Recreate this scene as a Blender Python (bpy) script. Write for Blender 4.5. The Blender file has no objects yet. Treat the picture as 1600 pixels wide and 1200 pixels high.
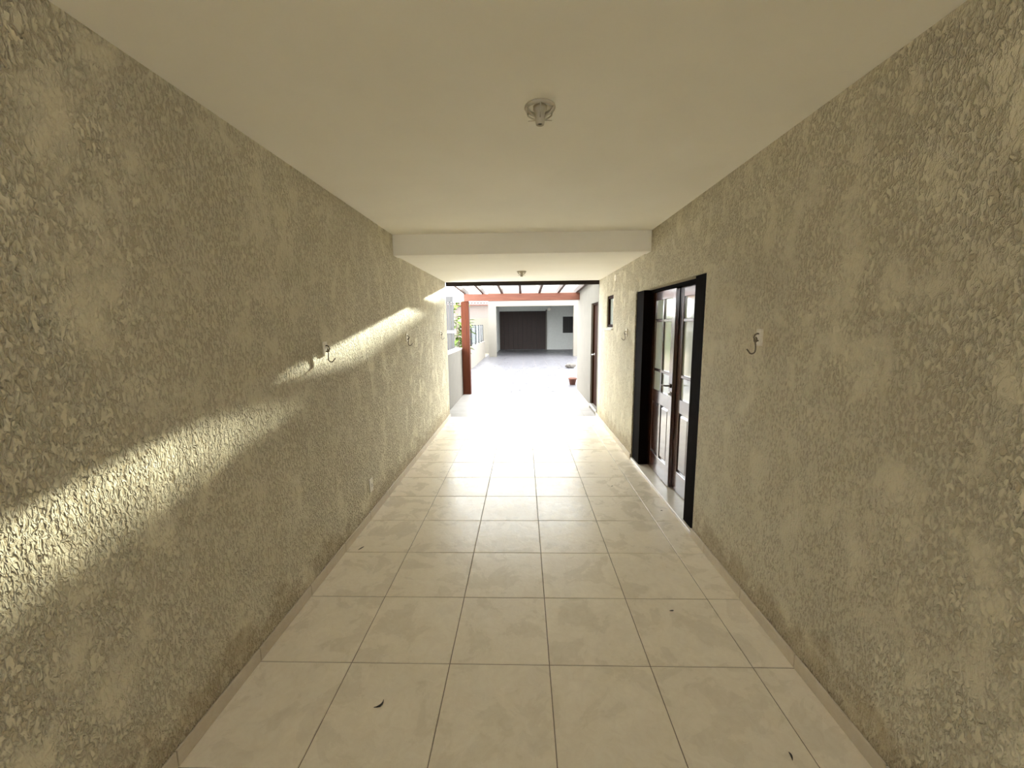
import bpy, bmesh, math, random
from mathutils import Matrix, Vector

random.seed(11)
scene = bpy.context.scene
COL = scene.collection

# ------------------------------------------------------------------ camera
F_PX, PITCH, YAW, ROLL, CAM_H = 632.6, 0.1466, 0.0291, -0.0116, 1.685
cam_data = bpy.data.cameras.new('camera')
cam_data.sensor_fit = 'HORIZONTAL'
cam_data.sensor_width = 36.0
cam_data.lens = 36.0 * F_PX / 1600.0
cam_data.clip_start = 0.02
cam_data.clip_end = 500
cam = bpy.data.objects.new('camera', cam_data)
COL.objects.link(cam)


def cam_axes():
    cy, sy = math.cos(YAW), math.sin(YAW)
    right = Vector((cy, sy, 0)); fwd0 = Vector((-sy, cy, 0)); up0 = Vector((0, 0, 1))
    cp, sp = math.cos(PITCH), math.sin(PITCH)
    fwd = cp * fwd0 - sp * up0; up = sp * fwd0 + cp * up0
    cr, sr = math.cos(ROLL), math.sin(ROLL)
    u = cr * right + sr * up; v = -sr * right + cr * up
    return u, v, fwd


_u, _v, _w = cam_axes()
cam.matrix_world = Matrix(((_u.x, _v.x, -_w.x, 0.0), (_u.y, _v.y, -_w.y, 0.0),
                           (_u.z, _v.z, -_w.z, CAM_H), (0, 0, 0, 1)))
scene.camera = cam

# ------------------------------------------------------------------ light
world = bpy.data.worlds.new('world'); scene.world = world
world.use_nodes = True
bg = world.node_tree.nodes['Background']
bg.inputs['Color'].default_value = (0.975, 0.985, 1.0, 1)
bg.inputs['Strength'].default_value = 1.0

SUN_SLOPE, SUN_TAN = 0.185, 0.137          # dz/dY and dX/dY of the sun direction
sun_data = bpy.data.lights.new('sun', 'SUN')
sun_data.energy = 1.9
sun_data.angle = math.radians(0.72)
sun_data.color = (1.0, 0.93, 0.72)
sun = bpy.data.objects.new('sun', sun_data); COL.objects.link(sun)
_d = Vector((-SUN_TAN, -1.0, -SUN_SLOPE)).normalized()
sun.rotation_euler = _d.to_track_quat('-Z', 'Y').to_euler()
sun.location = (6, 40, 12)

scene.view_settings.view_transform = 'Standard'
scene.view_settings.look = 'None'
scene.view_settings.exposure = 3.78
scene.view_settings.gamma = 1.0
scene.view_settings.use_curve_mapping = False
scene.cycles.max_bounces = 14
scene.cycles.diffuse_bounces = 9
scene.cycles.glossy_bounces = 5
scene.cycles.transmission_bounces = 6
scene.cycles.transparent_max_bounces = 24

# ------------------------------------------------------------------ dimensions
XL, XR = -1.360, 1.327           # inner wall faces
ZC, ZB = 2.622, 2.424            # high ceiling, lower ceiling
YB = 4.367                       # beam face
YE = 7.25                        # end of the covered passage
YP = 9.75                        # front of the pergola
YBACK = -3.2                     # street end, behind the camera
YF = 21.2                        # facade of the rear house
TX0, TY0, TS = -0.8814, 1.80, 0.5


# ------------------------------------------------------------------ materials
def nt(name):
    m = bpy.data.materials.new(name); m.use_nodes = True
    t = m.node_tree
    return m, t, t.nodes['Principled BSDF']


def node(t, kind, **kw):
    n = t.nodes.new(kind)
    for k, v in kw.items():
        setattr(n, k, v)
    return n


def ramp(t, fac, stops):
    r = node(t, 'ShaderNodeValToRGB')
    e = r.color_ramp.elements
    e[0].position, e[0].color = stops[0][0], (*stops[0][1], 1)
    e[1].position, e[1].color = stops[-1][0], (*stops[-1][1], 1)
    for p, c in stops[1:-1]:
        k = e.new(p); k.color = (*c, 1)
    t.links.new(fac, r.inputs[0])
    return r


def noise(t, vec, scale, detail=3, rough=0.55, dist=0.0):
    n = node(t, 'ShaderNodeTexNoise')
    n.inputs['Scale'].default_value = scale
    n.inputs['Detail'].default_value = detail
    n.inputs['Roughness'].default_value = rough
    n.inputs['Distortion'].default_value = dist
    t.links.new(vec, n.inputs['Vector'])
    return n


def mapping(t, vec, scale=(1, 1, 1), loc=(0, 0, 0)):
    m = node(t, 'ShaderNodeMapping')
    m.inputs['Scale'].default_value = scale
    m.inputs['Location'].default_value = loc
    t.links.new(vec, m.inputs['Vector'])
    return m.outputs[0]


def math_n(t, op, a, b=None):
    m = node(t, 'ShaderNodeMath', operation=op)
    for i, v in enumerate((a, b)):
        if v is None:
            continue
        if isinstance(v, (int, float)):
            m.inputs[i].default_value = v
        else:
            t.links.new(v, m.inputs[i])
    return m.outputs[0]


def maprange(t, v, a, b, c=0.0, d=1.0, smooth=True):
    m = node(t, 'ShaderNodeMapRange')
    m.interpolation_type = 'SMOOTHSTEP' if smooth else 'LINEAR'
    m.inputs['From Min'].default_value = a; m.inputs['From Max'].default_value = b
    m.inputs['To Min'].default_value = c; m.inputs['To Max'].default_value = d
    t.links.new(v, m.inputs['Value'])
    return m.outputs['Result']


def plain(name, col, rough=0.6, metal=0.0, var=0.06, scale=9.0, bump=0.0, bscale=60.0, spec=0.5, stretch=(1, 1, 1)):
    m, t, b = nt(name)
    tc = node(t, 'ShaderNodeTexCoord')
    v = mapping(t, tc.outputs['Object'], stretch)
    n = noise(t, v, scale, 4)
    lo = tuple(max(0, c * (1 - var)) for c in col); hi = tuple(min(1, c * (1 + var)) for c in col)
    r = ramp(t, n.outputs['Fac'], [(0.3, lo), (0.7, hi)])
    t.links.new(r.outputs[0], b.inputs['Base Color'])
    b.inputs['Roughness'].default_value = rough
    b.inputs['Metallic'].default_value = metal
    b.inputs['Specular IOR Level'].default_value = spec
    if bump:
        nb = noise(t, v, bscale, 3)
        bp = node(t, 'ShaderNodeBump')
        bp.inputs['Strength'].default_value = 1.0
        bp.inputs['Distance'].default_value = bump
        t.links.new(nb.outputs['Fac'], bp.inputs['Height'])
        t.links.new(bp.outputs[0], b.inputs['Normal'])
    return m


def grafiato(name, col):
    """trowelled textured render: worm-like raised grain with smooth rubbed patches"""
    m, t, b = nt(name)
    tc = node(t, 'ShaderNodeTexCoord')
    P = tc.outputs['Object']
    v = mapping(t, P, (1.0, 1.0, 0.50))
    warp = noise(t, v, 30, 2)
    mix = node(t, 'ShaderNodeVectorMath', operation='MULTIPLY_ADD')
    t.links.new(warp.outputs['Color'], mix.inputs[0])
    mix.inputs[1].default_value = (0.022, 0.022, 0.022)
    t.links.new(v, mix.inputs[2])
    grain = noise(t, mix.outputs[0], 88, 2.0, 0.5, 0.5)
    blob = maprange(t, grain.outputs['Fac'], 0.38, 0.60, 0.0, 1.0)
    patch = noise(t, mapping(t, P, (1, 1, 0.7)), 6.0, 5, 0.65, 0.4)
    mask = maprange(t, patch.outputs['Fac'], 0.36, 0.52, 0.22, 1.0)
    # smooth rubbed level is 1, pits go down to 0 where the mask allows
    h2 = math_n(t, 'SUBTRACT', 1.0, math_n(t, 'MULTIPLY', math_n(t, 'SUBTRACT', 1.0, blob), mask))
    fine = noise(t, P, 260, 2)
    h3 = math_n(t, 'ADD', h2, math_n(t, 'MULTIPLY', fine.outputs['Fac'], 0.10))
    bp = node(t, 'ShaderNodeBump')
    bp.inputs['Strength'].default_value = 1.0
    bp.inputs['Distance'].default_value = 0.018
    t.links.new(h3, bp.inputs['Height'])
    t.links.new(bp.outputs[0], b.inputs['Normal'])
    big = noise(t, P, 1.3, 3)
    c1 = ramp(t, big.outputs['Fac'], [(0.3, tuple(c * 0.95 for c in col)), (0.7, tuple(min(1, c * 1.05) for c in col))])
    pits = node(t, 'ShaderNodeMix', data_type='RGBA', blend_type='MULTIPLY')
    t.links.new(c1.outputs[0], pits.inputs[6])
    pit_shade = ramp(t, h2, [(0.0, (0.76, 0.72, 0.66)), (0.6, (1, 1, 1))])      # cavity shade painted into the pit colour
    t.links.new(pit_shade.outputs[0], pits.inputs[7])
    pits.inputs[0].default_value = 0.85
    # splash dirt along the foot of the wall
    sx = node(t, 'ShaderNodeSeparateXYZ'); t.links.new(P, sx.inputs[0])
    sp = noise(t, P, 7, 5, 0.7)
    lim = math_n(t, 'MULTIPLY_ADD', sp.outputs['Fac'], 0.75)
    lim.node.inputs[2].default_value = -0.12
    splash = maprange(t, math_n(t, 'SUBTRACT', lim, sx.outputs[2]), -0.04, 0.16, 0.0, 0.85)
    foot = node(t, 'ShaderNodeMix', data_type='RGBA', blend_type='MULTIPLY')
    t.links.new(splash, foot.inputs[0]); t.links.new(pits.outputs[2], foot.inputs[6])
    foot.inputs[7].default_value = (0.70, 0.64, 0.55, 1)
    t.links.new(foot.outputs[2], b.inputs['Base Color'])
    b.inputs['Roughness'].default_value = 0.75
    b.inputs['Specular IOR Level'].default_value = 0.3
    return m


def tile_mat(name, col, rough, spec=0.27):
    m, t, b = nt(name)
    tc = node(t, 'ShaderNodeTexCoord'); oi = node(t, 'ShaderNodeObjectInfo')
    off = node(t, 'ShaderNodeVectorMath', operation='MULTIPLY_ADD')
    cx = node(t, 'ShaderNodeCombineXYZ')
    for i in range(3):
        t.links.new(oi.outputs['Random'], cx.inputs[i])
    t.links.new(cx.outputs[0], off.inputs[0]); off.inputs[1].default_value = (37.0, 53.0, 11.0)
    t.links.new(tc.outputs['Object'], off.inputs[2])
    P = off.outputs[0]
    cloud = noise(t, P, 4.5, 6, 0.6, 0.6)
    vein = noise(t, P, 16, 5, 0.7, 1.2)
    dark = tuple(c * 0.945 for c in col); lite = tuple(min(1, c * 1.05) for c in col)
    r = ramp(t, cloud.outputs['Fac'], [(0.32, dark), (0.52, col), (0.70, lite)])
    vm = ramp(t, vein.outputs['Fac'], [(0.25, (0.86, 0.82, 0.76)), (0.62, (1, 1, 1))])
    mx = node(t, 'ShaderNodeMix', data_type='RGBA', blend_type='MULTIPLY')
    mx.inputs[0].default_value = 0.6
    t.links.new(r.outputs[0], mx.inputs[6]); t.links.new(vm.outputs[0], mx.inputs[7])
    t.links.new(mx.outputs[2], b.inputs['Base Color'])
    rr = maprange(t, cloud.outputs['Fac'], 0.3, 0.7, rough * 0.8, rough * 1.35, False)
    t.links.new(rr, b.inputs['Roughness'])
    wob = noise(t, P, 13, 4, 0.6, 0.8)
    bp = node(t, 'ShaderNodeBump'); bp.inputs['Distance'].default_value = 0.0016
    t.links.new(wob.outputs['Fac'], bp.inputs['Height'])
    t.links.new(bp.outputs[0], b.inputs['Normal'])
    b.inputs['Specular IOR Level'].default_value = spec
    return m


def wood(name, c0, c1, rough=0.3, axis='Z', spec=0.5, coat=0.0):
    m, t, b = nt(name)
    b.inputs['Coat IOR'].default_value = 1.75
    tc = node(t, 'ShaderNodeTexCoord')
    s = {'Z': (18, 18, 1.2), 'Y': (18, 1.2, 18), 'X': (1.2, 18, 18)}[axis]
    v = mapping(t, tc.outputs['Object'], s)
    n = noise(t, v, 2.2, 5, 0.6, 0.8)
    r = ramp(t, n.outputs['Fac'], [(0.3, c0), (0.7, c1)])
    t.links.new(r.outputs[0], b.inputs['Base Color'])
    b.inputs['Roughness'].default_value = rough
    b.inputs['Specular IOR Level'].default_value = spec
    b.inputs['Coat Weight'].default_value = coat
    b.inputs['Coat Roughness'].default_value = 0.12
    bp = node(t, 'ShaderNodeBump'); bp.inputs['Distance'].default_value = 0.0006
    t.links.new(n.outputs['Fac'], bp.inputs['Height']); t.links.new(bp.outputs[0], b.inputs['Normal'])
    return m


def sheet_mat(name):
    m = bpy.data.materials.new(name); m.use_nodes = True
    t = m.node_tree; t.nodes.clear()
    out = node(t, 'ShaderNodeOutputMaterial')
    tr = node(t, 'ShaderNodeBsdfTransparent'); tr.inputs[0].default_value = (0.95, 0.98, 0.98, 1)
    gl = node(t, 'ShaderNodeBsdfGlossy'); gl.inputs['Roughness'].default_value = 0.15
    tl = node(t, 'ShaderNodeBsdfTranslucent'); tl.inputs[0].default_value = (0.9, 0.95, 0.95, 1)
    tc = node(t, 'ShaderNodeTexCoord')
    n = noise(t, tc.outputs['Object'], 7, 4)
    f = maprange(t, n.outputs['Fac'], 0.35, 0.7, 0.05, 0.16)
    m1 = node(t, 'ShaderNodeMixShader'); t.links.new(f, m1.inputs[0])
    t.links.new(tr.outputs[0], m1.inputs[1]); t.links.new(tl.outputs[0], m1.inputs[2])
    m2 = node(t, 'ShaderNodeMixShader'); m2.inputs[0].default_value = 0.05
    t.links.new(m1.outputs[0], m2.inputs[1]); t.links.new(gl.outputs[0], m2.inputs[2])
    t.links.new(m2.outputs[0], out.inputs[0])
    return m


WALL = (0.82, 0.755, 0.565)
M = {}
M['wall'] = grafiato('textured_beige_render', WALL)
M['ceiling'] = plain('ceiling_paint', (0.93, 0.905, 0.82), 0.8, var=0.025, scale=1.6, bump=0.0005, bscale=30, spec=0.25)
M['tile'] = tile_mat('ceramic_tile', (0.77, 0.695, 0.555), 0.27)
M['tile_dimmed'] = tile_mat('dimmed_ceramic_tile', (0.27, 0.253, 0.235), 0.40, 0.22)  # passage tile darkened to offset the stronger daylight under the pergola
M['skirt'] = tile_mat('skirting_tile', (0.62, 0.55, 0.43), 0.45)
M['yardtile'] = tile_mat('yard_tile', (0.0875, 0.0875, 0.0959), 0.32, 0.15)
M['grout'] = plain('grout', (0.20, 0.165, 0.12), 0.9, var=0.1, scale=20)
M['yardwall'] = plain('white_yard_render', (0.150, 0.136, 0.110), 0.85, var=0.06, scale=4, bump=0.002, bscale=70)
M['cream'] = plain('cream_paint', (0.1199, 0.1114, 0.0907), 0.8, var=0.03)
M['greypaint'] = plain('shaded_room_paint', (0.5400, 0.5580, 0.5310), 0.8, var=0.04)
M['darkframe'] = wood('dark_frame_wood', (0.0025, 0.0015, 0.001), (0.005, 0.003, 0.002), 0.8, 'Z', 0.04)
M['doorwood'] = wood('varnished_door_wood', (0.045, 0.016, 0.011), (0.085, 0.030, 0.020), 0.25, 'Z', 0.6, 1.0)
M['brownleaf'] = wood('brown_door_wood', (0.016, 0.005, 0.0015), (0.032, 0.010, 0.003), 0.7, 'Z', 0.06)
M['beamdark'] = wood('dark_ledger_wood', (0.012, 0.006, 0.004), (0.022, 0.010, 0.006), 0.6, 'X', 0.3)
M['beamred'] = wood('red_beam_wood', (0.1080, 0.0324, 0.0173), (0.1584, 0.0518, 0.0288), 0.5, 'X', 0.35)
M['postred'] = wood('red_post_wood', (0.0396, 0.0094, 0.0036), (0.0828, 0.0202, 0.0065), 0.7, 'Z', 0.15)
M['rafter'] = wood('rafter_wood', (0.0360, 0.0180, 0.0115), (0.0612, 0.0302, 0.0202), 0.6, 'Y', 0.3)
M['sheet'] = sheet_mat('clear_roof_sheet')
M['marble'] = plain('pale_marble', (0.70, 0.66, 0.58), 0.25, var=0.06, scale=14)
M['plastic'] = plain('aged_white_plastic', (0.52, 0.48, 0.38), 0.5, var=0.04, scale=30)
M['outlet'] = plain('outlet_plastic', (0.90, 0.86, 0.76), 0.4, var=0.03, scale=30)
M['black'] = plain('black_hole', (0.012, 0.010, 0.008), 0.7, var=0.1)
M['steel'] = plain('dull_steel', (0.20, 0.17, 0.12), 0.42, 0.85, var=0.15, scale=60)
M['plate'] = plain('painted_hook_plate', (0.90, 0.85, 0.72), 0.5, 0.0, var=0.08, scale=60)
M['chrome'] = plain('chrome', (0.75, 0.74, 0.72), 0.15, 1.0, var=0.03)
M['bronze'] = plain('dark_bronze', (0.10, 0.08, 0.07), 0.3, 1.0, var=0.1)
M['greymetal'] = plain('grey_gate_metal', (0.028, 0.028, 0.027), 0.5, 0.0, var=0.1, stretch=(8, 8, 0.6))
M['lightmetal'] = plain('pale_gate_rail', (0.1555, 0.1523, 0.1685), 0.5, 0.0, var=0.05)
M['blackmetal'] = plain('black_post_metal', (0.012, 0.013, 0.015), 0.45, 0.2, var=0.1)
M['leaf'] = plain('bright_leaf', (0.0778, 0.1361, 0.0065), 0.75, var=0.3, scale=6)
M['bark'] = plain('bark', (0.16, 0.12, 0.08), 0.9, var=0.2, bump=0.004, bscale=40)
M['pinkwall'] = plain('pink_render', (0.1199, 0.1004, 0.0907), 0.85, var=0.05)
M['rooftile'] = plain('red_roof_tile', (0.1426, 0.0389, 0.0227), 0.8, var=0.2, scale=12)
M['terracotta'] = plain('terracotta', (0.1152, 0.0396, 0.0230), 0.8, var=0.15, scale=20)
M['stone'] = plain('grey_stone', (0.0648, 0.0576, 0.0490), 0.9, var=0.25, scale=14, bump=0.01, bscale=16)
M['debris'] = plain('dry_leaf', (0.045, 0.032, 0.018), 0.8, var=0.3, scale=90)
M['soil'] = plain('soil', (0.10, 0.07, 0.05), 0.95, var=0.3, scale=30)
M['asphalt'] = plain('street_paving', (0.52, 0.51, 0.49), 0.9, var=0.1)


def frosted():
    m, t, b = nt('pale_door_glass')
    b.inputs['Base Color'].default_value = (0.62, 0.72, 0.68, 1)
    tc = node(t, 'ShaderNodeTexCoord')
    n = noise(t, tc.outputs['Object'], 3, 2)
    r = ramp(t, n.outputs['Fac'], [(0.3, (0.74, 0.86, 0.81)), (0.7, (0.80, 0.90, 0.86))])
    t.links.new(r.outputs[0], b.inputs['Base Color'])
    b.inputs['Roughness'].default_value = 0.10
    b.inputs['Transmission Weight'].default_value = 0.10
    b.inputs['IOR'].default_value = 1.6
    b.inputs['Coat Weight'].default_value = 1.0
    b.inputs['Coat IOR'].default_value = 2.0
    b.inputs['Coat Roughness'].default_value = 0.06
    return m


def guard_glass():
    m, t, b = nt('pale_blue_guard_glass')
    tc = node(t, 'ShaderNodeTexCoord')
    n = noise(t, tc.outputs['Object'], 2, 2)
    r = ramp(t, n.outputs['Fac'], [(0.3, (0.20, 0.235, 0.24)), (0.7, (0.24, 0.27, 0.28))])
    t.links.new(r.outputs[0], b.inputs['Base Color'])
    b.inputs['Roughness'].default_value = 0.25
    b.inputs['Transmission Weight'].default_value = 0.4
    return m


M['glass'] = frosted()
M['guard'] = guard_glass()


# ------------------------------------------------------------------ mesh helpers
def box(bm, x0, x1, y0, y1, z0, z1, bev=0.0):
    r = bmesh.ops.create_cube(bm, size=1.0)
    vs = r['verts']
    for v in vs:
        v.co = Vector((x0 if v.co.x < 0 else x1, y0 if v.co.y < 0 else y1, z0 if v.co.z < 0 else z1))
    if bev > 0:
        es = list({e for v in vs for e in v.link_edges})
        bmesh.ops.bevel(bm, geom=es, offset=bev, segments=1, affect='EDGES', profile=0.5)
    return bm


def B(*a, **k):
    return box(bmesh.new(), *a, **k)


def tube(bm, pts, r, seg=8, closed=False, taper=None):
    pts = [Vector(p) for p in pts]
    n = len(pts); rings = []
    ref = None
    for i in range(n):
        if closed:
            d = pts[(i + 1) % n] - pts[i - 1]
        else:
            d = pts[min(i + 1, n - 1)] - pts[max(i - 1, 0)]
        d.normalize()
        if ref is None:
            ref = Vector((0, 0, 1)) if abs(d.z) < 0.9 else Vector((1, 0, 0))
        a = (ref - d * ref.dot(d))
        if a.length < 1e-5:
            a = d.orthogonal()
        a.normalize(); ref = a
        b = d.cross(a)
        rr = r if taper is None else r * taper[i]
        rings.append([bm.verts.new(pts[i] + rr * (math.cos(2 * math.pi * k / seg) * a + math.sin(2 * math.pi * k / seg) * b)) for k in range(seg)])
    m = n if closed else n - 1
    for i in range(m):
        A, C = rings[i], rings[(i + 1) % n]
        for k in range(seg):
            bm.faces.new((A[k], A[(k + 1) % seg], C[(k + 1) % seg], C[k]))
    if not closed:
        bm.faces.new(list(reversed(rings[0]))); bm.faces.new(rings[-1])
    return bm


def lathe(bm, prof, seg=24, axis='Z', off=(0, 0, 0)):
    """prof: list of (radius, height); closed caps where the radius is 0"""
    rings = []
    o = Vector(off)

    def P(r, a, h):
        c, s = r * math.cos(a), r * math.sin(a)
        return o + {'Z': Vector((c, s, h)), 'X': Vector((h, c, s)), 'Y': Vector((c, h, s))}[axis]
    for r, h in prof:
        if r < 1e-6:
            rings.append([bm.verts.new(P(0, 0, h))])
        else:
            rings.append([bm.verts.new(P(r, 2 * math.pi * k / seg, h)) for k in range(seg)])
    for A, C in zip(rings[:-1], rings[1:]):
        for k in range(seg):
            k2 = (k + 1) % seg
            if len(A) == 1 and len(C) == 1:
                continue
            if len(A) == 1:
                bm.faces.new((A[0], C[k], C[k2]))
            elif len(C) == 1:
                bm.faces.new((A[k], A[k2], C[0]))
            else:
                bm.faces.new((A[k], A[k2], C[k2], C[k]))
    return bm


def to_mesh(name, bm, mat, smooth=False):
    bmesh.ops.recalc_face_normals(bm, faces=bm.faces)
    me = bpy.data.meshes.new(name)
    bm.to_mesh(me); bm.free()
    me.materials.append(M[mat])
    if smooth:
        for p in me.polygons:
            p.use_smooth = True
    return me


def obj(name, bm, mat, parent=None, smooth=False, loc=None):
    me = bm if isinstance(bm, bpy.types.Mesh) else to_mesh(name, bm, mat, smooth)
    o = bpy.data.objects.new(name, me); COL.objects.link(o)
    if parent is not None:
        o.parent = parent
    if loc is not None:
        o.location = loc
    return o


def tag(o, label=None, cat=None, group=None, kind=None):
    if label: o['label'] = label
    if cat: o['category'] = cat
    if group: o['group'] = group
    if kind: o['kind'] = kind
    return o


def struct(name, bm, mat, label, cat):
    return tag(obj(name, bm, mat), label, cat, kind='structure')


def thing(name, label, cat, loc=(0, 0, 0), group=None, kind=None):
    o = bpy.data.objects.new(name, None); COL.objects.link(o)
    o.empty_display_size = 0.1
    o.location = loc
    return tag(o, label, cat, group, kind)


def copy_tree(o, parent=None):
    c = o.copy(); COL.objects.link(c)
    if parent is not None:
        c.parent = parent
    for ch in list(o.children):
        copy_tree(ch, c)
    return c


def wall_with_holes(x0, x1, y0, y1, z0, z1, holes):
    """slab between X=x0 and x1 with rectangular holes (ya, yb, za, zb) cut through along X"""
    ys = sorted({y0, y1, *[h[0] for h in holes], *[h[1] for h in holes]})
    zs = sorted({z0, z1, *[h[2] for h in holes], *[h[3] for h in holes]})
    bm = bmesh.new(); cache = {}

    def V(x, y, z):
        k = (round(x, 5), round(y, 5), round(z, 5))
        if k not in cache:
            cache[k] = bm.verts.new(k)
        return cache[k]

    def solid(i, j):
        if i < 0 or j < 0 or i >= len(ys) - 1 or j >= len(zs) - 1:
            return False
        yc, zc = (ys[i] + ys[i + 1]) / 2, (zs[j] + zs[j + 1]) / 2
        return not any(h[0] < yc < h[1] and h[2] < zc < h[3] for h in holes)
    for i in range(len(ys) - 1):
        for j in range(len(zs) - 1):
            if not solid(i, j):
                continue
            a, b, c, d = ys[i], ys[i + 1], zs[j], zs[j + 1]
            for x in (x0, x1):
                bm.faces.new((V(x, a, c), V(x, b, c), V(x, b, d), V(x, a, d)))
            if not solid(i - 1, j): bm.faces.new((V(x0, a, c), V(x1, a, c), V(x1, a, d), V(x0, a, d)))
            if not solid(i + 1, j): bm.faces.new((V(x0, b, c), V(x1, b, c), V(x1, b, d), V(x0, b, d)))
            if not solid(i, j - 1): bm.faces.new((V(x0, a, c), V(x1, a, c), V(x1, b, c), V(x0, b, c)))
            if not solid(i, j + 1): bm.faces.new((V(x0, a, d), V(x1, a, d), V(x1, b, d), V(x0, b, d)))
    return bm


# ================================================================== THE PASSAGE
DOOR = (3.045, 4.90, 0.0, 2.040)
WIN = (6.10, 6.54, 1.60, 2.10)
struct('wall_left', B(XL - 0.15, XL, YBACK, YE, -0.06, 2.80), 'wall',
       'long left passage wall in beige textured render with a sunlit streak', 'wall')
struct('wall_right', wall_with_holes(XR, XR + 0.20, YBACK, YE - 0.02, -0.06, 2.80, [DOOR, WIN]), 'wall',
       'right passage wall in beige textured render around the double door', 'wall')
struct('ceiling', B(XL - 0.15, XR + 0.2, YBACK, YB + 0.02, ZC, ZC + 0.2), 'ceiling',
       'higher white painted ceiling in the foreground of the passage', 'ceiling')
struct('trim_1', B(XL, XR, YB, YB + 0.16, ZB - 0.012, ZC + 0.1, bev=0.004), 'ceiling',
       'white painted beam crossing the passage where the ceiling drops', 'beam')
struct('ceiling_low', B(XL, XR, YB + 0.16, YE, ZB, ZC + 0.2), 'ceiling',
       'lower white painted ceiling beyond the cross beam', 'ceiling')

# floor slab with its tiles
floor = struct('floor', B(-1.5, XR + 0.2, TY0 - 4 * TS, YP, -0.06, -0.0035), 'grout',
               'passage floor laid with glossy beige ceramic tiles', 'floor')

struct('floor_entry', B(XL - 0.15, XR + 0.2, YBACK, TY0 - 4 * TS - 0.001, -0.06, 0.0), 'skirt',
       'beige floor of the street end of the passage', 'floor')


def tile_mesh(w, l, mat, gap=0.004, t=0.010, ch=0.0022):
    bm = bmesh.new()
    a, b = w / 2 - gap / 2, l / 2 - gap / 2
    lv = []
    for (dx, dy, z) in ((a, b, -t), (a, b, -ch), (a - ch, b - ch, 0)):
        lv.append([bm.verts.new((sx * dx, sy * dy, z)) for sx, sy in ((-1, -1), (1, -1), (1, 1), (-1, 1))])
    for A, C in zip(lv[:-1], lv[1:]):
        for k in range(4):
            bm.faces.new((A[k], A[(k + 1) % 4], C[(k + 1) % 4], C[k]))
    bm.faces.new(lv[-1]); bm.faces.new(list(reversed(lv[0])))
    return to_mesh('tile', bm, mat)


xs = [XL] + [TX0 + TS * i for i in range(5)] + [XR]
ys = [TY0 + TS * j for j in range(-4, 16)] + [YP]
meshes = {}
for j in range(len(ys) - 1):
    for i in range(len(xs) - 1):
        porch = ys[j] > 7.2                      # outdoor part under the pergola
        xa = -1.476 if (porch and i == 0) else xs[i]
        w, l = xs[i + 1] - xa, ys[j + 1] - ys[j]
        if l < 0.03:
            continue
        k = (round(w, 3), round(l, 3), porch)
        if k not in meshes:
            meshes[k] = tile_mesh(w, l, 'tile_dimmed' if porch else 'tile')
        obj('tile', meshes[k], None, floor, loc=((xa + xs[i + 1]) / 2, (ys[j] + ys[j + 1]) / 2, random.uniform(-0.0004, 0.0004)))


# skirting: a mortar strip and its tile pieces
def skirting(name, side, runs, label):
    x = XL if side < 0 else XR
    bmm = bmesh.new()
    for a, b in runs:
        box(bmm, min(x, x - side * 0.006), max(x, x - side * 0.006), a, b, -0.003, 0.066)
    base = tag(obj(name, bmm, 'grout'), label, 'baseboard', kind='structure')
    cuts = [TY0 + TS * j for j in range(-10, 16)]
    for a, b in runs:
        pts = [a] + [c for c in cuts if a + 0.02 < c < b - 0.02] + [b]
        for p, q in zip(pts[:-1], pts[1:]):
            xa, xb = sorted((x - side * 0.004, x - side * 0.014))
            obj('skirting_tile', B(xa, xb, p + 0.0015, q - 0.0015, 0.0012, 0.072, bev=0.002), 'skirt', base)
    return base


skirting('baseboard_left', -1, [(YBACK, YE)], 'low beige tile skirting along the left wall')
skirting('baseboard_right', 1, [(YBACK, DOOR[0]), (DOOR[1], 7.30), (8.06, 10.04)], 'low beige tile skirting along the right wall')

# ------------------------------------------------------------------ double door (door_1)
d1 = thing('door_1', 'dark varnished double door with small glass panes in the right wall', 'door', (XR, 3.97, 0), kind='structure')
DX, DY = XR, 3.97


def dpart(name, bm, mat, parent=d1, smooth=False):
    o = obj(name, bm, mat, parent, smooth)
    return o


def db(x0, x1, y0, y1, z0, z1, bev=0.0):     # world box written in door space
    return B(x0 - DX, x1 - DX, y0 - DY, y1 - DY, z0, z1, bev)


dpart('threshold', db(XR - 0.006, XR + 0.199, DOOR[0] + 0.001, DOOR[1] - 0.001, -0.003, 0.030, 0.003), 'marble')
dpart('jamb', db(1.342, 1.520, 4.63, DOOR[1] - 0.001, 0.031, 2.039, 0.003), 'darkframe')
dpart('jamb', db(1.342, 1.520, DOOR[0] + 0.001, 3.268, 0.031, 2.039, 0.003), 'darkframe')
dpart('head_frame', db(1.42, 1.526, 3.270, 4.628, 2.012, 2.039, 0.002), 'darkframe')


def door_leaf(y0, y1, xf):
    """one leaf, front face at X=xf, spanning y0..y1"""
    th = 0.036
    leaf = dpart('door_leaf', bmesh_frame(y0, y1, xf, th), 'doorwood')
    ym = (y0 + y1) / 2
    st, mu = 0.095, 0.017
    zs = [(0.955, 1.160), (1.190, 1.690), (1.720, 1.920)]
    for ya, yb in ((y0 + st, ym - mu), (ym + mu, y1 - st)):
        for za, zb in zs:
            obj('pane', db(xf + 0.016, xf + 0.021, ya - 0.004, yb + 0.004, za - 0.004, zb + 0.004), 'glass', leaf)
        # raised panel in the lower half
        obj('raised_panel', panel_mesh(ya, yb, 0.235, 0.82, xf), 'doorwood', leaf)
    return leaf


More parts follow.
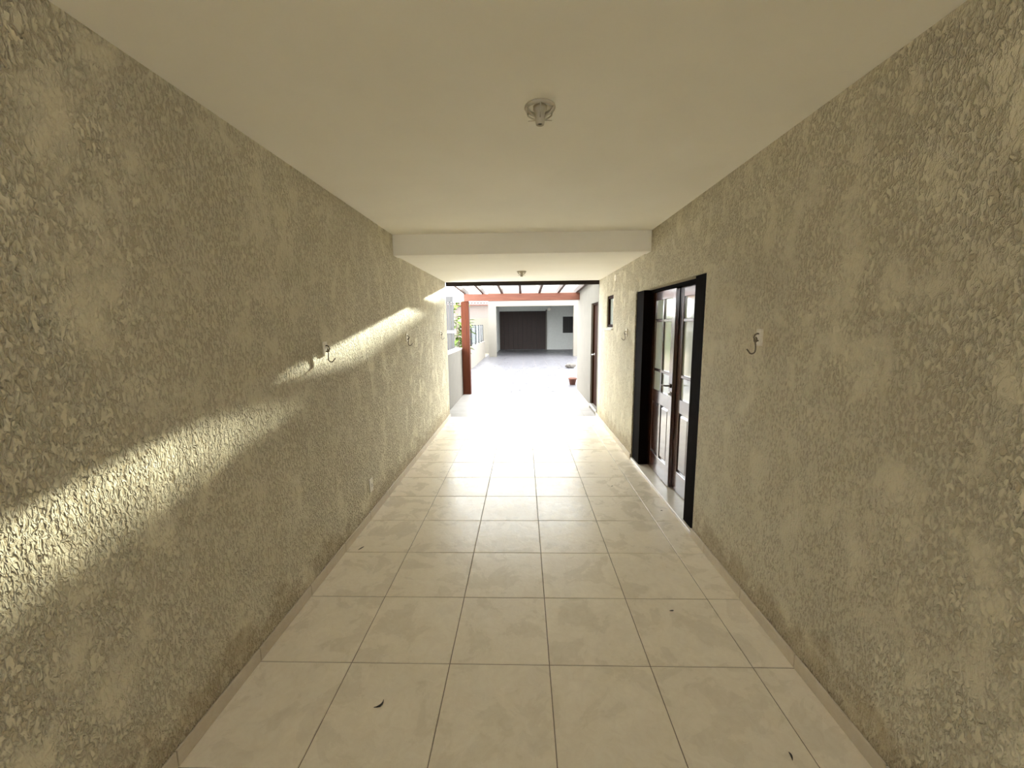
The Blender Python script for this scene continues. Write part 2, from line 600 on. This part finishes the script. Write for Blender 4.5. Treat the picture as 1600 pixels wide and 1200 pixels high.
def bmesh_frame(y0, y1, xf, th):
    bm = bmesh.new()
    ym = (y0 + y1) / 2
    st, mu = 0.095, 0.017
    X0, X1 = xf - DX, xf + th - DX

    def b(ya, yb, za, zb, d=0.0, bev=0.003):
        box(bm, X0 + d, X1 - d, ya - DY, yb - DY, za, zb, bev)
    b(y0, y0 + st, 0.034, 2.010); b(y1 - st, y1, 0.034, 2.010)
    for za, zb in ((0.034, 0.235), (0.82, 0.955), (1.92, 2.010)):
        b(y0 + st - 0.002, y1 - st + 0.002, za, zb, 0.001)
    b(ym - mu * 1.6, ym + mu * 1.6, 0.233, 0.822, 0.001)
    b(ym - mu, ym + mu, 0.953, 1.922, 0.002)
    for z in (1.175, 1.705):
        b(y0 + st - 0.002, y1 - st + 0.002, z - 0.015, z + 0.015, 0.003)
    return bm


def panel_mesh(ya, yb, za, zb, xf):
    """field raised towards the passage with sloped borders"""
    bm = bmesh.new()
    lv = []
    for inset, x in ((0.0, xf + 0.030), (0.0, xf + 0.018), (0.016, xf + 0.018), (0.034, xf + 0.006)):
        lv.append([bm.verts.new((x - DX, yy - DY, zz)) for yy, zz in ((ya + inset, za + inset), (yb - inset, za + inset), (yb - inset, zb - inset), (ya + inset, zb - inset))])
    for A, C in zip(lv[:-1], lv[1:]):
        for k in range(4):
            bm.faces.new((A[k], A[(k + 1) % 4], C[(k + 1) % 4], C[k]))
    bm.faces.new(lv[-1]); bm.faces.new(list(reversed(lv[0])))
    return bm


leaf_far = door_leaf(3.949, 4.628, 1.448)
leaf_near = door_leaf(3.270, 3.949, 1.487)
# lever handle, rose and key plate on the meeting stile
hx, hy, hz = 1.448 - DX, 3.995 - DY, 1.065
hb = bmesh.new()
lathe(hb, [(0, -0.010), (0.021, -0.010), (0.023, -0.004), (0.023, 0.0), (0, 0.0)], 16, 'X', (hx, hy, hz))
tube(hb, [(hx, hy, hz), (hx - 0.045, hy, hz), (hx - 0.052, hy + 0.010, hz), (hx - 0.052, hy + 0.10, hz - 0.004)], 0.008, 8)
obj('door_handle', hb, 'bronze', leaf_far, True)
kb = bmesh.new()
lathe(kb, [(0, -0.008), (0.016, -0.008), (0.020, -0.003), (0.020, 0.0), (0, 0.0)], 16, 'X', (hx, hy, hz - 0.075))
tube(kb, [(hx - 0.012 + 0.018 * math.cos(a) * 0, hy + 0.017 * math.cos(a), hz - 0.085 + 0.017 * math.sin(a)) for a in [2 * math.pi * k / 14 for k in range(14)]], 0.004, 6, True)
obj('key_plate', kb, 'chrome', leaf_far, True)

# ------------------------------------------------------------------ small window (window_1)
w1 = thing('window_1', 'small wooden window with pale pane and sill high in the right wall', 'window', (XR, 6.32, 1.6), kind='structure')


def wb(x0, x1, y0, y1, z0, z1, bev=0.0):
    return B(x0 - XR, x1 - XR, y0 - 6.32, y1 - 6.32, z0 - 1.6, z1 - 1.6, bev)


fb = wb(1.345, 1.43, WIN[0] + 0.001, WIN[0] + 0.045, WIN[2] + 0.021, WIN[3] - 0.001, 0.002)
for a in ((1.345, 1.43, WIN[1] - 0.045, WIN[1] - 0.001, WIN[2] + 0.021, WIN[3] - 0.001),
          (1.345, 1.43, WIN[0] + 0.045, WIN[1] - 0.045, WIN[2] + 0.021, WIN[2] + 0.065),
          (1.345, 1.43, WIN[0] + 0.045, WIN[1] - 0.045, WIN[3] - 0.045, WIN[3] - 0.001)):
    box(fb, a[0] - XR, a[1] - XR, a[2] - 6.32, a[3] - 6.32, a[4] - 1.6, a[5] - 1.6, 0.002)
wf = obj('window_frame', fb, 'brownleaf', w1)
obj('pane', wb(1.372, 1.377, WIN[0] + 0.043, WIN[1] - 0.043, WIN[2] + 0.063, WIN[3] - 0.043), 'glass', w1)
obj('window_sill', wb(XR - 0.028, 1.526, WIN[0] - 0.02, WIN[1] + 0.02, WIN[2] - 0.022, WIN[2] - 0.0005, 0.003), 'marble', w1)
obj('sill_board', wb(XR + 0.002, 1.44, WIN[0] + 0.002, WIN[1] - 0.002, WIN[2], WIN[2] + 0.02, 0.002), 'marble', w1)

# ------------------------------------------------------------------ yard end of the right wall with door_2
D2 = (7.33, 8.03, 0.10, 2.06)
struct('wall_right_yard', wall_with_holes(XR + 0.001, XR + 0.2, YE - 0.02, 10.04, -0.06, 2.62, [D2]), 'yardwall',
       'white rendered wall of the house beside the pergola', 'wall')
d2 = thing('door_2', 'narrow plain brown wooden door in the white wall under the pergola', 'door', (XR, 7.68, 0.1), kind='structure')


def d2b(x0, x1, y0, y1, z0, z1, bev=0.0):
    return B(x0 - XR, x1 - XR, y0 - 7.68, y1 - 7.68, z0 - 0.1, z1 - 0.1, bev)


jb = d2b(1.36, 1.46, D2[0] + 0.001, D2[0] + 0.035, 0.101, 2.059, 0.002)
box(jb, 1.36 - XR, 1.46 - XR, D2[1] - 0.035 - 7.68, D2[1] - 0.001 - 7.68, 0.001, 1.959, 0.002)
box(jb, 1.36 - XR, 1.46 - XR, D2[0] + 0.035 - 7.68, D2[1] - 0.035 - 7.68, 1.925, 1.959, 0.002)
obj('door_frame', jb, 'brownleaf', d2)
lf2 = obj('door_leaf', d2b(1.385, 1.42, D2[0] + 0.037, D2[1] - 0.037, 0.104, 2.022, 0.002), 'brownleaf', d2)
hb = bmesh.new()
px, py, pz = 1.385 - XR, 7.93 - 7.68, 1.085 - 0.1
lathe(hb, [(0, -0.008), (0.024, -0.008), (0.026, 0), (0, 0)], 16, 'X', (px, py, pz))
tube(hb, [(px, py, pz), (px - 0.05, py, pz), (px - 0.055, py - 0.012, pz), (px - 0.055, py - 0.12, pz)], 0.010, 8)
obj('door_handle', hb, 'chrome', lf2, True)
obj('threshold', d2b(XR - 0.012, 1.526, D2[0] + 0.001, D2[1] - 0.001, 0.06, 0.0995, 0.003), 'marble', d2)

# rooms of the house behind the right wall (closed, unlit)
rb = bmesh.new()
box(rb, 4.2, 4.35, YBACK, 10.04, -0.06, 2.8)
box(rb, XR + 0.2, 4.2, YBACK, YBACK + 0.15, -0.06, 2.8)
box(rb, XR + 0.2, 4.2, 9.89, 10.04, -0.06, 2.62)
struct('wall_house', rb, 'yardwall', 'outer walls of the house behind the right passage wall', 'wall')
struct('floor_house', B(XR + 0.2, 4.2, YBACK, 10.04, -0.06, 0.0), 'marble', 'indoor floor behind the double door', 'floor')
struct('ceiling_house', B(XR + 0.2, 4.35, YBACK, 10.04, 2.625, 2.82), 'ceiling', 'indoor ceiling behind the double door', 'ceiling')

# ------------------------------------------------------------------ ceiling lamp holders


def lamp_holder(loc, label, R=0.066, drop=0.074):
    t = thing('lamp_holder', label, 'lamp holder', loc, 'bare lamp holders on the passage ceiling')
    bm = bmesh.new()
    lathe(bm, [(R - 0.012, 0.0), (R, 0.0), (R + 0.002, -0.006), (R - 0.002, -0.013), (R - 0.010, -0.014), (R - 0.014, -0.008), (R - 0.012, 0.0)], 32)
    obj('base_ring', bm, 'plastic', t, True)
    s = bmesh.new()
    lathe(s, [(0.030, -0.001), (0.030, -0.012), (0.021, -0.028), (0.021, -drop + 0.014), (0.0175, -drop), (0.0125, -drop), (0.0125, -drop + 0.025), (0.0, -drop + 0.025)], 24)
    sk = obj('socket', s, 'plastic', t, True)
    h = bmesh.new()
    lathe(h, [(0.0, -drop + 0.006), (0.0120, -drop + 0.006), (0.0120, -drop + 0.012), (0.0, -drop + 0.012)], 16)
    obj('socket_hole', h, 'black', sk)
    for k in range(6):
        a = math.radians(30 + 60 * k)
        c, sn = math.cos(a), math.sin(a)
        pts = [(R * 0.95 * c, R * 0.95 * sn, -0.011), (R * 0.90 * c, R * 0.90 * sn, -0.024), (R * 0.66 * c, R * 0.66 * sn, -0.037), (0.020 * c, 0.020 * sn, -drop + 0.024)]
        obj('spoke', tube(bmesh.new(), pts, 0.0032, 6), 'plastic', t, True)
    for sx in (-1, 1):
        obj('terminal_pin', tube(bmesh.new(), [(sx * 0.018, 0, -drop + 0.018), (sx * 0.052, 0, -drop + 0.016)], 0.0018, 6), 'plastic', t, True)
    return t


lamp_holder((0.080, 1.925, ZC), 'empty round white lamp holder on the near, higher ceiling')
lamp_holder((-0.017, 5.90, ZB), 'small empty lamp holder on the far, lower ceiling')

# ------------------------------------------------------------------ hammock hooks


def hook(side, yy, z, label):
    x = XL if side < 0 else XR
    t = thing('hammock_hook', label, 'hook', (x, yy, z), 'hammock hooks screwed to the passage walls')
    n = -side                                         # direction out of the wall
    a, b = sorted((n * -0.001, n * 0.012))
    pl = obj('plate', B(a, b, -0.023, 0.023, -0.047, 0.047, 0.002), 'plate', t)
    for zz in (0.034, -0.034):
        obj('screw', lathe(bmesh.new(), [(0, 0.0), (0.005, 0.0), (0.004, n * 0.002), (0, n * 0.003)], 10, 'X', (n * 0.007, 0, zz)), 'steel', pl)
    lp = [(n * 0.004, 0.0, 0.018), (n * 0.020, 0.0, 0.021), (n * 0.033, 0, 0.014), (n * 0.038, 0, 0.0), (n * 0.033, 0, -0.013), (n * 0.020, 0, -0.020), (n * 0.004, 0, -0.018)]
    obj('eye_loop', tube(bmesh.new(), lp, 0.0042, 8), 'steel', t, True)
    # hook hanging in the loop: eye, shank, open curl away from the wall
    hk = [(n * 0.028, 0.013 * math.cos(q), -0.014 + 0.013 * math.sin(q)) for q in [math.radians(100 + 300 * k / 10) for k in range(11)]]
    hk += [(n * 0.026, 0, -0.040), (n * 0.024, 0, -0.056), (n * 0.024, 0, -0.070)]
    hk += [(n * (0.043 - 0.019 * math.cos(q)), 0, -0.073 - 0.019 * math.sin(q)) for q in [math.radians(25 * k) for k in range(1, 6)]]
    hk += [(n * 0.062, 0, -0.078), (n * 0.072, 0, -0.066)]
    obj('hook', tube(bmesh.new(), hk, 0.0040, 8), 'steel', t, True)
    return t


hook(-1, 2.735, 1.535, 'dark wall hook on the left wall, nearest of three, at the sunlit edge')
hook(-1, 4.690, 1.545, 'wall hook on the left wall, middle one of three')
hook(-1, 6.630, 1.545, 'tiny wall hook on the left wall, farthest of three, by the passage end')
hook(1, 2.315, 1.597, 'wall hook on the right wall on the near side of the double door')
hook(1, 5.250, 1.560, 'wall hook on the right wall between double door and small window')

# ------------------------------------------------------------------ outlet and blank cover
ot = thing('wall_outlet', 'white power outlet low on the left wall above the skirting', 'outlet', (XL, 3.38, 0.29))
op = obj('cover_plate', B(-0.002, 0.009, -0.037, 0.037, -0.060, 0.060, 0.003), 'outlet', ot)
obj('socket_insert', B(0.008, 0.0105, -0.017, 0.017, -0.026, 0.026, 0.001), 'outlet', ot)
for dy, dz in ((0, 0.010), (0.004, 0.0), (0, -0.010)):
    obj('socket_hole', lathe(bmesh.new(), [(0, 0.0095), (0.0045, 0.0095), (0.0045, 0.0112), (0, 0.0112)], 10, 'X', (0, dy, dz)), 'black', op)
cv = thing('round_cover', 'small round cover plate high on the right wall above the window', 'cover plate', (XR, 5.99, 2.325))
obj('cover_disc', lathe(bmesh.new(), [(0, 0.003), (0.050, 0.003), (0.050, -0.004), (0.044, -0.008), (0, -0.009)], 24, 'X'), 'plate', cv, True)
obj('screw', lathe(bmesh.new(), [(0, -0.008), (0.006, -0.008), (0.005, -0.011), (0, -0.011)], 10, 'X'), 'steel', cv)

# ================================================================== PERGOLA
pg = thing('pergola', 'reddish wooden pergola with clear sheet roof at the passage end', 'pergola', (0, 8.5, 0))


def pb(x0, x1, y0, y1, z0, z1, bev=0.004):
    return B(x0, x1, y0 - 8.5, y1 - 8.5, z0, z1, bev)


obj('ledger_beam', pb(XL + 0.001, XR - 0.001, YE + 0.001, YE + 0.06, 2.357, 2.460), 'beamdark', pg)
obj('front_beam', pb(-1.40, XR - 0.002, 9.70, 9.82, 2.232, 2.400), 'beamred', pg)
post = obj('post', pb(-1.475, -1.290, 9.72, 9.88, -0.002, 2.231), 'postred', pg)


def rise(yv):                      # roof pitch: higher at the house, falling towards the yard
    return 0.033 * (9.75 - yv)


RX = [-1.375, -0.955, -0.495, -0.063, 0.387, 0.835, 1.262]
for rx in RX:
    rm = pb(rx - 0.028, rx + 0.028, YE + 0.062, 10.25, 2.402, 2.515)
    for v in rm.verts:
        v.co.z += rise(v.co.y + 8.5)
    obj('rafter', rm, 'rafter', pg)


def sheet(x0, x1, y0, y1, z):
    bm = bmesh.new()
    nx = max(8, int((x1 - x0) / 0.0127)); rows = []
    for zz in (0.0, 0.003):
        for yy in (y0, (y0 + y1) / 2, y1):
            rows.append([bm.verts.new((x0 + (x1 - x0) * k / nx, yy - 8.5, z + zz + rise(yy) + 0.008 * math.sin(2 * math.pi * (x0 + (x1 - x0) * k / nx) / 0.076))) for k in range(nx + 1)])
    for g in (0, 3):
        for r in (0, 1):
            for k in range(nx):
                bm.faces.new((rows[g + r][k], rows[g + r][k + 1], rows[g + r + 1][k + 1], rows[g + r + 1][k]))
    for r in (0, 1):
        for k in (0, nx):
            bm.faces.new((rows[r][k], rows[r + 1][k], rows[r + 4][k], rows[r + 3][k]))
    for r in (0, 2):
        for k in range(nx):
            bm.faces.new((rows[r][k], rows[r][k + 1], rows[r + 3][k + 1], rows[r + 3][k]))
    return bm


edges = [-1.90] + RX[:-1] + [XR]
for a, b in zip(edges[:-1], edges[1:]):
    obj('roof_sheet', sheet(a + 0.002, b - 0.002, YE + 0.07, 10.45, 2.525), 'sheet', pg, True)

# half-height wall under the pergola, between the passage wall and the post
hw = tag(obj('half_wall', B(-1.63, -1.48, YE + 0.001, 9.88, -0.06, 1.10), 'yardwall'),
         'low white rendered wall between the left passage wall and the pergola post', 'wall')
obj('coping', B(-1.65, -1.477, YE + 0.002, 9.88, 1.10, 1.13, 0.004), 'greypaint', hw)

# ================================================================== THE YARD
yard = struct('floor_yard', B(-8, 6.0, YP + 0.001, 27.0, -0.08, -0.0045), 'grout', 'bright yard floor of pale tiles behind the pergola', 'floor')
yx = [-2.0 + 0.5 * i for i in range(13)]
yy_ = [YP + 0.005 + 0.5 * j for j in range(13)]
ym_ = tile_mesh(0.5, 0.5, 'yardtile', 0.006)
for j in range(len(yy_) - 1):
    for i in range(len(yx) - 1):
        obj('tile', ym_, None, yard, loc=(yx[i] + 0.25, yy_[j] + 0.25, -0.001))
rest = bmesh.new()
for i in range(len(yx) - 1):
    yv = yy_[-1]
    while yv < 26.9:
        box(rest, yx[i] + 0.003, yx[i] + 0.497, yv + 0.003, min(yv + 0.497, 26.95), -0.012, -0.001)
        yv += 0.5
tag(obj('far_tiles', rest, 'yardtile', yard), kind='stuff')

# left boundary: low wall carrying posts and glass panels
bw = tag(obj('boundary_wall', B(-2.20, -2.0, 15.4, YF - 0.01, -0.06, 0.83), 'yardwall'),
         'low white wall with black posts along the left of the yard', 'wall')
gr = thing('guard_railing', 'glass guard railing with black posts on the low white wall', 'railing', (-2.1, 15.4, 0.83))
posts = [16.36, 17.85, 19.15, 20.15, 20.95]
for p in posts:
    obj('railing_post', B(-0.035, 0.035, p - 15.4 - 0.035, p - 15.4 + 0.035, 0.0, 0.84, 0.006), 'blackmetal', gr)
for a, b in zip(posts[:-1], posts[1:]):
    obj('glass_panel', B(-0.006, 0.006, a - 15.4 + 0.04, b - 15.4 - 0.04, 0.05, 0.80), 'guard', gr)

# grey slatted metal gate
gt = thing('metal_gate', 'tall grey metal slat gate left of the pergola post', 'gate', (-2.95, 13.0, 0))
gb = bmesh.new()
box(gb, -0.80, -0.74, -0.03, 0.03, 0, 2.58, 0.004); box(gb, 0.68, 0.74, -0.03, 0.03, 0, 2.58, 0.004)
box(gb, -0.74, 0.68, -0.03, 0.03, 2.40, 2.58, 0.004); box(gb, -0.74, 0.68, -0.03, 0.03, 0.02, 0.10, 0.004)
obj('gate_frame', gb, 'greymetal', gt)
obj('middle_rail', B(-0.82, 0.80, -0.045, 0.035, 1.42, 1.51, 0.004), 'lightmetal', gt)
for k in range(14):
    sx = -0.735 + k * 0.101
    obj('slat', B(sx, sx + 0.088, -0.012, 0.012, 0.10, 1.42, 0.003), 'greymetal', gt)
    obj('slat', B(sx, sx + 0.088, -0.012, 0.012, 1.51, 2.40, 0.003), 'greymetal', gt)

# leafy shrub beside the gate
sh = thing('leafy_shrub', 'bright green leafy shrub between the grey gate and the pergola post', 'shrub', (-2.15, 14.3, -0.004))
stems = []
for k in range(5):
    a = 2 * math.pi * k / 5 + 0.3
    top = (0.24 * math.cos(a), 0.24 * math.sin(a), 1.9 + 0.16 * k)
    pts = [(0.02 * math.cos(a), 0.02 * math.sin(a), 0), (0.10 * math.cos(a), 0.10 * math.sin(a), 0.7), (0.19 * math.cos(a), 0.19 * math.sin(a), 1.3), top]
    stems.append(pts)
    obj('stem', tube(bmesh.new(), pts, 0.018, 6, taper=[1, 0.8, 0.6, 0.35]), 'bark', sh, True)
fl = bmesh.new()
rng = random.Random(5)
for k in range(190):
    s = rng.choice(stems)
    i = rng.choice((0, 1, 1, 2, 2, 2)); f = rng.random()
    p = Vector(s[i]).lerp(Vector(s[i + 1]), f)
    if p.z < 0.35:
        continue
    az = rng.uniform(0, 2 * math.pi); el = rng.uniform(-0.5, 0.5)
    d = Vector((math.cos(az) * math.cos(el), math.sin(az) * math.cos(el), math.sin(el)))
    w = d.cross(Vector((0, 0, 1))).normalized()
    L = rng.uniform(0.20, 0.36); W = L * 0.24
    up = w.cross(d)
    st = [fl.verts.new(p + d * L * q + s2 * w * W * ww - up * 0.10 * L * q * q * 2 + up * (0.02 if s2 else 0)) for q, ww, s2 in
          ((0.0, 0, 0), (0.3, 0.8, -1), (0.3, 0, 0), (0.3, 0.8, 1), (0.65, 0.9, -1), (0.65, 0, 0), (0.65, 0.9, 1), (1.0, 0, 0))]
    for f4 in ((0, 2, 1), (0, 3, 2), (1, 2, 5, 4), (2, 3, 6, 5), (4, 5, 7), (5, 6, 7)):
        fl.faces.new([st[q] for q in f4])
tag(obj('foliage', fl, 'leaf', sh), kind='stuff')

# ------------------------------------------------------------------ rear house
rh = thing('rear_house', 'cream rear house with a wide shaded carport opening across the yard', 'house', (0.6, YF, 0))


def hb_(x0, x1, y0, y1, z0, z1, bev=0.0):
    return B(x0 - 0.6, x1 - 0.6, y0 - YF, y1 - YF, z0, z1, bev)


OX0, OX1, OZ = -1.40, 2.60, 2.60
obj('pilaster', hb_(-1.80, OX0, YF, YF + 0.25, -0.004, OZ), 'cream', rh)
obj('pilaster', hb_(OX1, 4.8, YF, YF + 0.25, -0.004, OZ), 'cream', rh)
obj('lintel', hb_(-1.80, 4.8, YF, YF + 0.25, OZ, 3.42), 'cream', rh)
obj('side_wall', hb_(-1.80, -1.60, YF + 0.25, 27.2, -0.004, 3.0), 'greypaint', rh)
obj('side_wall', hb_(4.6, 4.8, YF + 0.25, 27.2, -0.004, 3.0), 'greypaint', rh)
obj('back_wall', hb_(-1.60, 4.6, 27.0, 27.2, -0.004, 3.0), 'greypaint', rh)
obj('carport_ceiling', hb_(-1.60, 4.6, YF + 0.25, 27.0, 2.85, 3.0), 'greypaint', rh)
obj('sun_block_storey', hb_(-1.80, 4.8, 24.5, 29.0, 3.0, 5.38), 'cream', rh)  # storey added to block the sun; its height trims the streak's lower edge
dr = obj('folding_door', hb_(-1.55, 1.47, 26.94, 26.998, 0.0, 2.52), 'blackmetal', rh)
for k in range(10):
    a = -1.54 + k * 0.301
    obj('board', hb_(a + 0.006, a + 0.295, 26.90, 26.939, 0.03, 2.49, 0.006), 'beamdark', dr)
obj('door_post', hb_(1.475, 1.55, 26.88, 26.998, 0.0, 2.60, 0.004), 'cream', rh)
wn = obj('window', hb_(2.60, 3.36, 26.95, 26.998, 1.08, 2.14, 0.004), 'blackmetal', rh)
for k in range(2):
    obj('pane', hb_(2.64 + 0.36 * k, 2.96 + 0.36 * k, 26.94, 26.949, 1.12, 2.10), 'black', wn)
obj('wall_light', lathe(bmesh.new(), [(0, -0.10), (0.06, -0.09), (0.11, -0.04), (0.11, 0.0), (0, 0.0)], 20, 'Y', (1.70 - 0.6, 26.998 - YF, 2.62)), 'outlet', rh, True)

# ------------------------------------------------------------------ neighbour
nb = thing('neighbour_house', 'pinkish neighbour house with red tile roof edge behind the pergola post', 'house', (-4.5, 29.0, 0))
obj('wall', B(-2.4, 2.15, -0.0, 5.0, -0.05, 3.05), 'pinkwall', nb)
rf = obj('roof_board', B(-2.6, 2.25, -0.35, 0.05, 3.03, 3.10), 'rooftile', nb)
tm = None
tb = bmesh.new()
for s in range(2):
    rad = 0.10 - 0.012 * s
    for yy2 in (-0.40, 3.0):
        pass
segs = 7
ra = [[tb.verts.new((rad2 * math.cos(math.pi * k / segs), yv, zv + rad2 * math.sin(math.pi * k / segs))) for k in range(segs + 1)]
      for rad2, yv, zv in ((0.105, -0.42, 0.0), (0.105, 3.0, 0.22), (0.085, -0.42, 0.0), (0.085, 3.0, 0.22))]
for A, C in ((ra[0], ra[1]), (ra[2], ra[3]), (ra[0], ra[2]), (ra[1], ra[3])):
    for k in range(segs):
        tb.faces.new((A[k], A[k + 1], C[k + 1], C[k]))
for k in (0, segs):
    tb.faces.new((ra[0][k], ra[1][k], ra[3][k], ra[2][k]))
tmesh = to_mesh('roof_tile', tb, 'rooftile')
for k in range(22):
    obj('roof_tile', tmesh, None, nb, loc=(-2.5 + 0.215 * k, 0, 3.10))
fw = tag(obj('far_wall', B(-8.0, -1.82, 24.0, 24.2, -0.06, 2.05), 'cream'), 'pale wall far behind the grey gate and shrub', 'wall')

# ------------------------------------------------------------------ small things in the yard
rk = bmesh.new()
bmesh.ops.create_icosphere(rk, subdivisions=2, radius=1.0)
rr = random.Random(3)
for v in rk.verts:
    k = 1 + rr.uniform(-0.16, 0.16)
    v.co = Vector((v.co.x * 0.20 * k, v.co.y * 0.14 * k, max(-0.085, v.co.z * 0.11 * k)))
st = tag(obj('garden_stone', rk, 'stone', loc=(1.80, 15.5, 0.084)), 'grey stone on the yard floor beyond the pergola', 'stone')
pot = thing('terracotta_pot', 'small terracotta pot just past the end of the white wall', 'pot', (1.36, 11.2, -0.001))
obj('pot_body', lathe(bmesh.new(), [(0, 0), (0.075, 0), (0.105, 0.15), (0.120, 0.155), (0.122, 0.19), (0.108, 0.19), (0.102, 0.165), (0, 0.165)], 24), 'terracotta', pot, True)
obj('soil', lathe(bmesh.new(), [(0, 0.166), (0.10, 0.166), (0.06, 0.175), (0, 0.178)], 16), 'soil', pot)

# dry leaves and specks on the passage floor


def debris(x, y, L, W, rot, label, curl=0.25):
    bm = bmesh.new()
    n = 5; top = []; bot = []
    for k in range(n + 1):
        q = k / n
        wv = W * math.sin(math.pi * (0.08 + 0.84 * q))
        cx = L * (q - 0.5); cyv = curl * L * (q - 0.5) ** 2 * 4
        zz = 0.003 + 0.004 * math.sin(math.pi * q)
        for arr, dz in ((top, 0.0012), (bot, 0.0)):
            arr.append((bm.verts.new((cx, cyv - wv / 2, zz + dz - 0.0035)), bm.verts.new((cx, cyv + wv / 2, zz + dz - 0.0035))))
    for k in range(n):
        bm.faces.new((top[k][0], top[k + 1][0], top[k + 1][1], top[k][1]))
        bm.faces.new((bot[k][0], bot[k][1], bot[k + 1][1], bot[k + 1][0]))
        for s in (0, 1):
            bm.faces.new((top[k][s], top[k + 1][s], bot[k + 1][s], bot[k][s]))
    for k in (0, n):
        bm.faces.new((top[k][0], top[k][1], bot[k][1], bot[k][0]))
    o = obj('dry_leaf', bm, 'debris', loc=(x, y, 0.0008))
    o.rotation_euler.z = rot
    return tag(o, label, 'leaf', 'dry bits of leaf on the floor tiles')


debris(-1.249, 2.85, 0.055, 0.012, 1.1, 'thin dark leaf bit on the floor close to the left skirting', 0.1)
debris(-0.650, 1.567, 0.050, 0.010, 0.9, 'curved brown leaf bit on the nearest left floor tiles', 0.35)
debris(0.865, 2.19, 0.026, 0.010, 0.2, 'small dark speck on a floor tile at right, second row')
debris(1.035, 1.383, 0.032, 0.008, 1.4, 'narrow dark leaf bit on the nearest floor tiles at lower right', 0.05)
debris(0.918, 4.05, 0.030, 0.012, 0.5, 'tiny leaf bit on the floor in front of the double door', 0.1)
debris(1.24, 3.49, 0.020, 0.012, 0.1, 'dark crumb on the floor beside the door threshold', 0.1)

# ------------------------------------------------------------------ street end, behind the camera
struct('wall_street', B(XL, XR, YBACK - 0.15, YBACK, 0.0, 2.2), 'wall', 'wall closing the street end of the passage below an open strip added for fill light', 'wall')  # unseen wall; the gap above it is sized to let fill light in
struct('floor_street', B(-8, 8, -14, YBACK - 0.001, -0.10, -0.02), 'asphalt', 'paved street outside the passage', 'floor')
